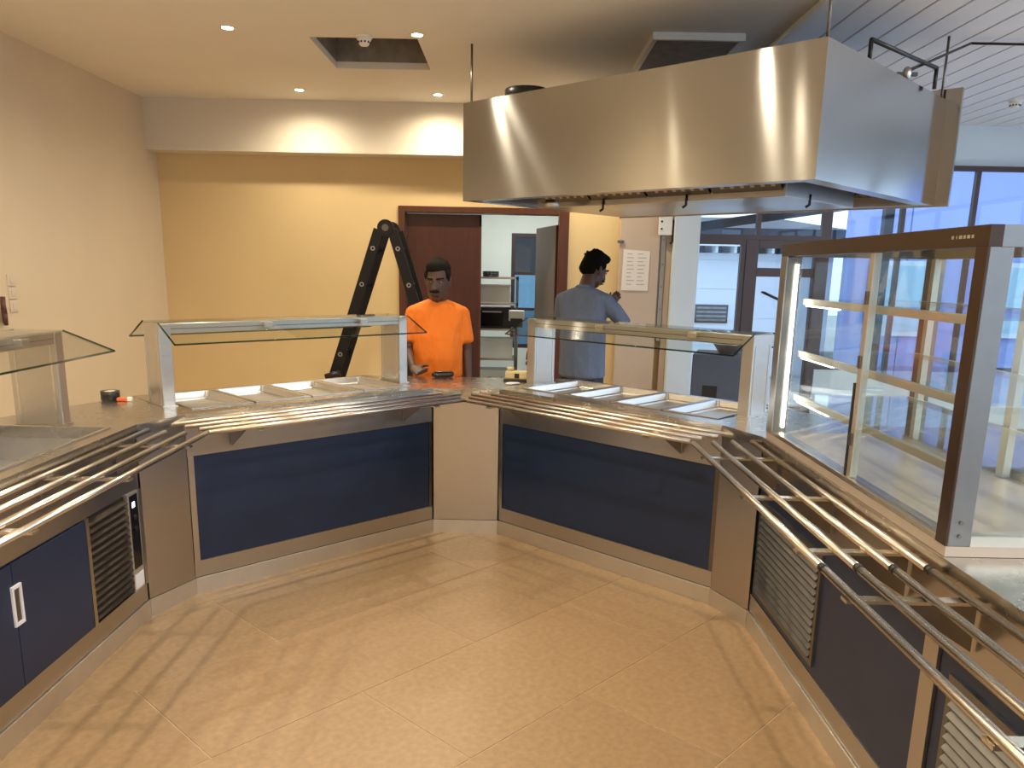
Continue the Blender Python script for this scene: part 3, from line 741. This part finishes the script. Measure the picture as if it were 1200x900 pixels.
# ------------------------------------------------------------------ things against the back wall on the right of the doorway
pd = empty('cold_room_door', (1.03, 8.22, 0)); tag(pd, 'beige panel door with hinge strip beside the white pillar', 'door panel')
bx('door_leaf', 'beige_panel', pd, 0, .40, 0, .06, .02, 2.30, .004)
bx('leaf_edge', 'dark_steel', pd, .395, .405, -.004, .055, .9, 2.2)
hs = bx('hinge_strip', 'hinge_brown', pd, .41, .455, -.012, .05, .90, 2.02, .002)
for z in (1.0, 1.22, 1.44, 1.66, 1.9): MB().tube((.432, -.012, z), (.432, -.017, z), .009).build('screw', 'dark_steel', hs)
bx('latch', 'dark_steel', pd, -.025, .04, -.02, 0, 1.86, 1.885, .002)
bx('frame_board', 'beige_panel', pd, .46, .515, -.002, .05, .02, 2.3)
nb = empty('paper_notice', (1.06, 8.213, 1.40), 0); tag(nb, 'printed paper notice taped to the beige panel door', 'notice')
sht = MB().slab([(0, 0, .0), (.27, 0, .0), (.275, 0, .385), (.01, 0, .40)], (0, .002, 0)).build('sheet', 'paper', nb)
random.seed(3)
for cx_ in (.05, .155):
    for k in range(9):
        ww = random.uniform(.04, .085); z = .36-k*.037
        bx('print_line', 'ink', sht, cx_, cx_+ww, -.0008, -.0002, z-.006, z)
eb = empty('junction_box', (1.40, 8.184, 1.94)); tag(eb, 'white electrical junction box high on the beige door frame', 'junction box')
bx('box', 'white_plastic', eb, 0, .13, -.03, .02, 0, .20, .006)
for z in (.06, .13): MB().tube((.025, -.03, z), (.025, -.034, z), .010).build('knockout', 'black_plastic', eb)
MB().pipe([(.12, -.005, .17), (.145, -.01, .12), (.145, -.01, -.05), (.12, -.005, -.08)], .010).build('cable', 'black_plastic', eb)

# slate cart by the pillar with a metal basin on it
ct = empty('slate_cart', (1.50, 6.75, 0), math.radians(-18)); tag(ct, 'dark slate blue storage cart behind the right sneeze guard', 'cart')
bx('body', 'slate', ct, 0, .56, 0, .45, .06, .92, .012)
bx('dark_opening', 'gap_black', ct, .10, .22, -.004, .001, .42, .66); bx('edge_strip', 'cool_white', ct, .535, .562, -.006, .0, .08, .90)
for x_ in (.06, .50):
    for y_ in (.06, .39): MB().tube((x_-.012, y_, .032), (x_+.012, y_, .032), .032).build('caster', 'black_plastic', ct)
bs = empty('metal_basin', (1.83, 6.86, .92)); tag(bs, 'round steel basin standing on the slate cart', 'basin')
MB().lathe([(0, 0), (.08, 0), (.13, .075), (.14, .08), (.135, .084), (.122, .078), (.075, .006), (0, .006)], 28).build('bowl', 'pan_steel', bs)

# ------------------------------------------------------------------ store room rack and its goods
rk = empty('storage_rack', (-.62, 9.75, 0)); tag(rk, 'grey steel storage rack seen through the doorway', 'rack')
RW, RD = .66, .42
for x_ in (0, RW-.03):
    for y_ in (0, RD-.03): bx('upright', 'dark_steel', rk, x_, x_+.03, y_, y_+.03, 0, 1.50)
RZ = [.12, .50, .86, 1.16, 1.47]
for z in RZ: bx('shelf', 'steel', rk, 0, RW, 0, RD, z, z+.022)
def onrack(nm, x0, x1, z, hgt, m, label, cat, lid=None):
    o = empty(nm, (-.62+x0, 9.77, z+.022)); tag(o, label, cat)
    W_ = x1-x0
    b_ = bx('body', m, o, 0, W_, 0, .3, 0, hgt, .008)
    if lid: bx('lid', lid, o, -.004, W_+.004, -.004, .304, hgt, hgt+.02, .004)
    return o, W_
o, W_ = onrack('oven', .18, .58, .86, .25, 'black_plastic', 'black countertop oven on the store room rack', 'oven')
bx('door', 'black_gloss', o, .03, W_-.1, -.008, 0, .03, .21); bx('handle', 'pan_steel', o, .05, W_-.12, -.03, -.012, .195, .207)
o, W_ = onrack('storage_tub', .20, .60, .50, .22, 'tub_white', 'white storage tub on the rack below the black oven', 'tub', 'tub_white')
o, W_ = onrack('socket_appliance', .20, .60, .12, .24, 'tub_white', 'white appliance with two dark knobs on the bottom rack shelf', 'appliance')
for x_ in (.13, .27): MB().tube((x_, 0, .13), (x_, -.02, .13), .025).build('knob', 'black_plastic', o)
o, W_ = onrack('glass_tray_box', .19, .56, 1.16, .20, 'aluminium', 'grey metal box on the rack above the black oven', 'box', 'pan_steel')
o = empty('coiled_cable', (-.30, 9.93, 1.492)); tag(o, 'black coiled cable lying on top of the storage rack', 'cable')
for k in range(3):
    MB().pipe([(.09*math.cos(a_*.5), .06*math.sin(a_*.5), .012+k*.022) for a_ in range(13)], .011, 8).build('coil', 'black_plastic', o)
cb2 = empty('support_stand', (.02, 9.45, 0)); tag(cb2, 'dark stand with a white equipment head next to the storage rack', 'stand')
MB().tube((0, 0, .02), (0, 0, 1.0), .022).build('pole', 'dark_steel', cb2); MB().lathe([(0, 0), (.16, 0), (.15, .02), (0, .02)]).build('foot', 'dark_steel', cb2)
bx('head', 'tub_white', cb2, -.09, .09, -.06, .06, 1.0, 1.12, .01); bx('clamp', 'black_plastic', cb2, -.07, .07, -.075, -.06, .93, 1.03)
ch = empty('black_stool', (.32, 9.75, 0)); tag(ch, 'black stool with rounded back under the store room window', 'stool')
MB().lathe([(0, .45), (.17, .45), (.18, .47), (.17, .50), (0, .50)]).build('seat', 'black_plastic', ch)
for a_ in range(4):
    x_, y_ = .12*math.cos(a_*math.pi/2+.785), .12*math.sin(a_*math.pi/2+.785)
    MB().tube((x_, y_, .45), (x_*1.4, y_*1.4, 0), .014).build('leg', 'black_plastic', ch)
MB().pipe([(.15*math.cos(math.radians(q)), .12, .5+.28*math.sin(math.radians(q))) for q in range(0, 181, 20)], .025).build('backrest', 'black_plastic', ch)

# ------------------------------------------------------------------ small things on the counters
tr = empty('tape_roll', (-2.05, 4.03, ZT)); tag(tr, 'small black tape roll on the left corner worktop', 'tape')
MB().lathe([(.028, 0), (.045, 0), (.045, .045), (.028, .045), (.028, 0)]).build('roll', 'black_plastic', tr); MB().lathe([(.025, .002), (.0279, .002), (.0279, .043), (.025, .043), (.025, .002)]).build('core', 'paper', tr)
oc = empty('orange_clip', (-1.965, 3.99, ZT)); tag(oc, 'small orange plastic clip beside the black tape roll', 'clip')
MB().box(-.03, .02, -.012, .012, 0, .018).build('jaw', 'orange_plastic', oc, .004); MB().box(.0205, .045, -.010, .010, .0, .022).build('tip', 'white_plastic', oc, .004)
ps = empty('power_tool', (.04, 5.03, ZT), math.radians(-8)); tag(ps, 'beige and black hand tool on the middle corner worktop', 'tool')
bx('body', 'beige_tool', ps, -.09, .11, -.035, .035, .012, .065, .012); bx('sole', 'black_plastic', ps, -.10, .12, -.04, .04, 0, .012, .003)
MB().tube((-.06, 0, .066), (-.06, 0, .085), .022).build('dial', 'beige_tool', ps); bx('vent', 'black_plastic', ps, -.03, .0, -.0365, -.035, .02, .05)
ph = empty('black_pouch', (-.46, 5.14, ZT), math.radians(12)); tag(ph, 'small black pouch on the worktop by the orange-shirted person', 'pouch')
MB().hull(((-.04, 0, .018), (.03, .035, .018)), ((.05, 0, .02), (.028, .03, .02))).build('bag', 'black_plastic', ph); bx('flap', 'black_gloss', ph, -.05, .05, -.028, .0, .034, .040, .002)
wr = MB().hull(((0, 0, .008), (.03, .02, .008)), ((.05, .012, .006), (.02, .014, .006))).build('crumpled_wrap', 'label_white', loc=(-.02, 4.86, ZT), rz=.4); tag(wr, 'crumpled clear wrap at the corner of the middle worktop', 'wrap')
# wall sockets and hanging cable on the left wall
for k in range(3):
    wo = empty('wall_socket', (XL, 5.74, 1.22+k*.09)); tag(wo, ['lowest', 'middle', 'topmost'][k] + ' of the beige wall sockets stacked on the left wall', 'socket', 'beige sockets on the left wall')
    bx('plate', 'wall_plate', wo, 0, .010, -.045, .045, 0, .08, .002); bx('rocker', 'wall_plate', wo, .010, .014, -.02, .02, .02, .06, .001)
hc = MB().pipe([(XL+.02, 5.60, 1.33), (XL+.025, 5.585, 1.24), (XL+.02, 5.60, 1.15)], .016).pipe([(XL+.035, 5.57, 1.32), (XL+.05, 5.56, 1.22), (XL+.035, 5.58, 1.14)], .014).build('hanging_cable', 'cable_brown'); tag(hc, 'dark reddish cable bundle hanging on the left wall', 'cable')

# ------------------------------------------------------------------ people
def solid(mb, name, m, parent, voxel, smooth=6, loc=None):
    me = mb.mesh(name+'_src', m)
    o = bpy.data.objects.new('tmp_'+name, me); C.objects.link(o)
    md = o.modifiers.new('r', 'REMESH'); md.mode = 'VOXEL'; md.voxel_size = voxel; md.use_smooth_shade = True
    if smooth:
        s2 = o.modifiers.new('s', 'SMOOTH'); s2.iterations = smooth; s2.factor = .5
    dg = bpy.context.evaluated_depsgraph_get(); dg.update()
    nm = bpy.data.meshes.new_from_object(o.evaluated_get(dg)); nm.name = name
    bpy.data.objects.remove(o)
    if not nm.materials: nm.materials.append(MAT[m])
    for p in nm.polygons: p.use_smooth = True
    r = bpy.data.objects.new(name, nm); C.objects.link(r); r.parent = parent
    return r
def V(*a): return Vector(a)
def hand(mb, wrist, d, side, curl=.4):
    """palm and five fingers; d = pointing direction, side = towards the thumb, palm normal = d x side"""
    d = Vector(d).normalized(); s_ = Vector(side); s_ = (s_-d*s_.dot(d)).normalized(); n_ = d.cross(s_)
    P = lambda a, b, c_: Vector(wrist)+d*a+s_*b+n_*c_
    mb.hull((P(.0, 0, 0), .022), (P(.085, .030, 0), .0125), (P(.085, -.028, 0), .0115), (P(.03, .028, 0), .015), (P(.03, -.022, 0), .014))
    for k, (off, ln) in enumerate(((.031, .068), (.011, .077), (-.010, .071), (-.029, .055))):
        a = P(.085, off, 0); b = a + (d*math.cos(curl)+n_*math.sin(curl))*ln*.5; c_ = b + (d*math.cos(curl*2.2)+n_*math.sin(curl*2.2))*ln*.5
        mb.hull((a, .0095), (b, .0088)); mb.hull((b, .0088), (c_, .0072))
    a = P(.025, .032, .004); b = a + (d*.6+s_*.7+n_*.25).normalized()*.042; c_ = b + (d*.9+s_*.2+n_*.3).normalized()*.032
    mb.hull((a, .0125), (b, .0105)); mb.hull((b, .0105), (c_, .0085))
K = 1.10
def kh(mb, *es):      # hull whose radii follow the head scale
    mb.hull(*[(c_, (tuple(x_*K for x_ in r_) if hasattr(r_, '__len__') else r_*K)) for c_, r_ in es])
def head_mb(mb, H, neck0, R):
    """H: head centre (between the eyes), R: rotation matrix of the head; local face direction -y"""
    q = lambda x, y, z: Vector(H)+R@Vector((x, y, z))*K
    kh(mb, (q(0, .012, .035), (.074, .094, .085)), (q(0, -.012, -.01), (.070, .078, .07)))
    kh(mb, (q(0, -.02, -.02), (.066, .072, .06)), (q(0, -.048, -.100), (.030, .028, .020)), (q(.035, -.01, -.075), .03), (q(-.035, -.01, -.075), .03))
    kh(mb, (q(0, -.086, .008), (.009, .010, .012)), (q(0, -.103, -.035), (.013, .012, .011)), (q(.013, -.092, -.038), .008), (q(-.013, -.092, -.038), .008))
    kh(mb, (q(-.04, -.074, .018), (.02, .012, .008)), (q(.04, -.074, .018), (.02, .012, .008)))
    kh(mb, (q(-.018, -.084, -.066), (.012, .01, .006)), (q(.018, -.084, -.066), (.012, .01, .006)))
    kh(mb, (q(-.018, -.080, -.079), (.010, .01, .006)), (q(.018, -.080, -.079), (.010, .01, .006)))
    for sx_ in (-1, 1): kh(mb, (q(sx_*.076, .006, .012), (.009, .020, .018)), (q(sx_*.072, .0, -.028), (.008, .012, .012)))
    kh(mb, (q(0, .022, -.06), (.052, .055, .04)), (Vector(neck0), (.058, .058, .04)))
    return q
class KM(MB):
    def hull(s, *es): return MB.hull(s, *[(c_, tuple(x_*K for x_ in r_)) for c_, r_ in es])
    def ball(s, c_, r_, sub=2): return MB.ball(s, c_, tuple(x_*K for x_ in r_), sub)
def face_parts(root, q, R, hair, stubble=True):
    for sx_ in (-1, 1):
        e = KM().ball(q(sx_*.032, -.078, .003), (.011, .008, .0055)).build('eye', 'eye_white', root)
        KM().ball(q(sx_*.032, -.083, .003), (.006, .004, .0052)).build('iris', 'black_gloss', e)
        KM().hull((q(sx_*.018, -.087, .022), (.008, .006, .005)), (q(sx_*.050, -.076, .024), (.008, .006, .004))).build('eyebrow', hair, root)
    KM().hull((q(-.02, -.093, -.053), (.012, .006, .006)), (q(.02, -.093, -.053), (.012, .006, .006))).build('moustache', hair, root)
    KM().hull((q(-.015, -.0945, -.072), (.011, .004, .004)), (q(.015, -.0945, -.072), (.011, .004, .004))).build('lips', 'skin_dark', root)

# person in the orange shirt, facing the viewer
p1 = empty('person', (-.525, 5.52, 0), math.radians(6)); tag(p1, 'person in a bright orange t-shirt standing behind the counter, hand on the worktop', 'person')
B = MB()
Rh = Matrix.Rotation(math.radians(-14), 3, 'Z') @ Matrix.Rotation(math.radians(8), 3, 'X')
q = head_mb(B, (.0, -.065, 1.500), (0, -.02, 1.35), Rh)
B.hull(((0, 0, 1.28), (.14, .085, .08)), ((0, .0, 1.10), (.135, .09, .1)), ((0, 0, .93), (.14, .095, .08)))
B.hull(((-.14, 0, 1.275), .045), ((.14, 0, 1.275), .045), ((0, -.01, 1.32), .045))
sR, eR, wR = (-.160, 0, 1.275), (-.205, -.03, 1.04), (-.165, -.275, .955)
sL, eL, wL = (.160, 0, 1.275), (.200, .02, 1.03), (.210, -.06, .81)
for s_, e_, w_ in ((sR, eR, wR), (sL, eL, wL)):
    B.hull((s_, .050), (e_, .036)); B.hull((e_, .037), (w_, .024))
hand(B, (-.165, -.285, .945), (.55, -.75, -.32), (.6, .4, .25), .5)
hand(B, (.210, -.065, .80), (0, -.12, -1), (0, -1, .1), .45)
for s_ in (-1, 1):
    B.hull(((s_*.085, 0, .86), .09), ((s_*.10, -.01, .47), .055)); B.hull(((s_*.10, -.01, .47), .054), ((s_*.105, .02, .09), .036))
    B.hull(((s_*.105, .03, .045), .035), ((s_*.12, -.13, .03), (.04, .04, .025)))
solid(B, 'body', 'skin', p1, .0058, 4)
SH = MB()
SH.hull(((-.125, .0, 1.290), (.070, .085, .058)), ((.125, 0, 1.290), (.070, .085, .058)), ((0, -.01, 1.12), (.168, .125, .10)), ((0, -.012, 1.364), (.080, .072, .022)))
SH.hull(((0, -.01, 1.14), (.178, .128, .10)), ((0, -.02, .98), (.178, .138, .08)), ((0, -.01, .86), (.178, .135, .04)))
for s_, e_ in ((V(*sR), V(*eR)), (V(*sL), V(*eL))):
    m1 = s_.lerp(e_, .70); SH.hull((s_, .062), (m1, (.064, .066, .03)))
solid(SH, 't_shirt', 'orange_cloth', p1, .009, 5)
TR = MB()
TR.hull(((-.07, 0, .88), (.11, .115, .06)), ((.07, 0, .88), (.11, .115, .06)), ((0, 0, .78), (.165, .115, .05)))
for s_ in (-1, 1): TR.hull(((s_*.085, 0, .80), .098), ((s_*.10, -.01, .47), .075)); TR.hull(((s_*.10, -.01, .47), .074), ((s_*.105, .02, .10), .062))
solid(TR, 'trousers', 'dark_cloth', p1, .012, 4)
for s_ in (-1, 1): MB().hull(((s_*.105, .035, .045), (.045, .045, .045)), ((s_*.125, -.15, .03), (.045, .045, .03))).build('shoe', 'shoe', p1)
HR = KM()
random.seed(5)
for k_ in range(46):
    a_, e_ = random.uniform(0, 6.283), random.uniform(.25, 1.5)
    HR.ball(q(.072*math.cos(a_)*math.cos(e_), .026+.084*math.sin(a_)*math.cos(e_), .050+.078*math.sin(e_)), (.013, .013, .012), 1)
HR.hull((q(0, .024, .048), (.080, .094, .084)), (q(0, .05, -.01), (.074, .062, .06)))
HR.hull((q(0, -.030, .085), (.066, .056, .040)), (q(0, .02, .085), (.070, .07, .045)))
for s_ in (-1, 1): HR.hull((q(s_*.066, -.022, .040), (.012, .028, .03)), (q(s_*.069, .015, .012), (.011, .026, .035)))
solid(HR, 'hair', 'hair_grey', p1, .005, 5)
face_parts(p1, q, Rh, 'hair_grey')

# person in the blue-grey shirt, back to the viewer, turned right
p2 = empty('person', (.535, 6.28, 0), math.radians(150)); tag(p2, 'person in a grey-blue long-sleeved shirt with back turned, arm raised to the panel', 'person')
B = MB()
Rh2 = Matrix.Rotation(math.radians(-38), 3, 'Z') @ Matrix.Rotation(math.radians(24), 3, 'X')
Rh2 = Matrix.Rotation(math.radians(-30), 3, 'Z') @ Matrix.Rotation(math.radians(22), 3, 'X')
q = head_mb(B, (-.03, -.10, 1.595), (0, -.01, 1.44), Rh2)
B.hull(((0, 0, 1.36), (.15, .09, .08)), ((0, .0, 1.16), (.14, .09, .1)), ((0, 0, .97), (.145, .10, .08)))
B.hull(((-.155, 0, 1.375), .045), ((.155, 0, 1.375), .045), ((0, .0, 1.41), .045))
sR, eR, wR = (-.180, 0, 1.355), (-.285, -.10, 1.205), (-.13, -.285, 1.315)
sL, eL, wL = (.180, 0, 1.355), (.25, -.09, 1.14), (.12, -.30, 1.20)
for s_, e_, w_ in ((sR, eR, wR), (sL, eL, wL)):
    B.hull((s_, .052), (e_, .038)); B.hull((e_, .038), (w_, .025))
hand(B, (-.125, -.292, 1.32), (.35, -.75, .45), (.5, .6, .6), .7)
hand(B, (.115, -.308, 1.205), (-.5, -.75, .2), (-.3, .3, .9), .6)
for s_ in (-1, 1):
    B.hull(((s_*.09, 0, .90), .09), ((s_*.10, -.01, .50), .056)); B.hull(((s_*.10, -.01, .50), .055), ((s_*.105, .02, .09), .037))
    B.hull(((s_*.105, .03, .045), .035), ((s_*.12, -.13, .03), (.04, .04, .025)))
solid(B, 'body', 'skin', p2, .0058, 4)
SH = MB()
SH.hull(((-.13, .015, 1.375), (.08, .09, .06)), ((.13, .015, 1.375), (.08, .09, .06)), ((0, .01, 1.20), (.185, .135, .10)), ((0, .01, 1.452), (.075, .070, .024)))
SH.hull(((0, .01, 1.22), (.187, .137, .10)), ((0, 0, .96), (.182, .138, .08)), ((0, 0, .78), (.190, .145, .035)))
for s_, e_, w_ in ((V(*sR), V(*eR), V(*wR)), (V(*sL), V(*eL), V(*wL))):
    SH.hull((s_, .068), (e_, .060)); SH.hull((e_, .060), (e_.lerp(w_, .88), .045))
solid(SH, 'shirt', 'blue_cloth', p2, .009, 4)
CO = MB()
CO.hull(((0, .03, 1.465), (.066, .055, .018)), ((0, -.035, 1.435), (.066, .05, .018)))
solid(CO, 'collar', 'blue_cloth', p2, .007, 2)
TR = MB()
TR.hull(((-.07, 0, .92), (.105, .11, .06)), ((.07, 0, .92), (.105, .11, .06)), ((0, 0, .80), (.165, .115, .05)))
for s_ in (-1, 1): TR.hull(((s_*.085, 0, .82), .098), ((s_*.10, -.01, .50), .078)); TR.hull(((s_*.10, -.01, .50), .077), ((s_*.105, .02, .10), .064))
solid(TR, 'trousers', 'dark_cloth', p2, .012, 4)
for s_ in (-1, 1): MB().hull(((s_*.105, .035, .045), (.045, .045, .045)), ((s_*.125, -.15, .03), (.045, .045, .03))).build('shoe', 'shoe', p2)
HR = KM()
random.seed(5)
for k_ in range(46):
    a_, e_ = random.uniform(0, 6.283), random.uniform(.25, 1.5)
    HR.ball(q(.072*math.cos(a_)*math.cos(e_), .026+.084*math.sin(a_)*math.cos(e_), .050+.078*math.sin(e_)), (.013, .013, .012), 1)
HR.hull((q(0, .024, .048), (.080, .094, .084)), (q(0, .05, -.01), (.074, .062, .06)))
HR.hull((q(0, -.030, .085), (.066, .056, .040)), (q(0, .02, .085), (.070, .07, .045)))
for s_ in (-1, 1): HR.hull((q(s_*.066, -.022, .040), (.012, .028, .03)), (q(s_*.069, .015, .012), (.011, .026, .035)))
solid(HR, 'hair', 'hair', p2, .005, 5)
face_parts(p2, q, Rh2, 'hair')
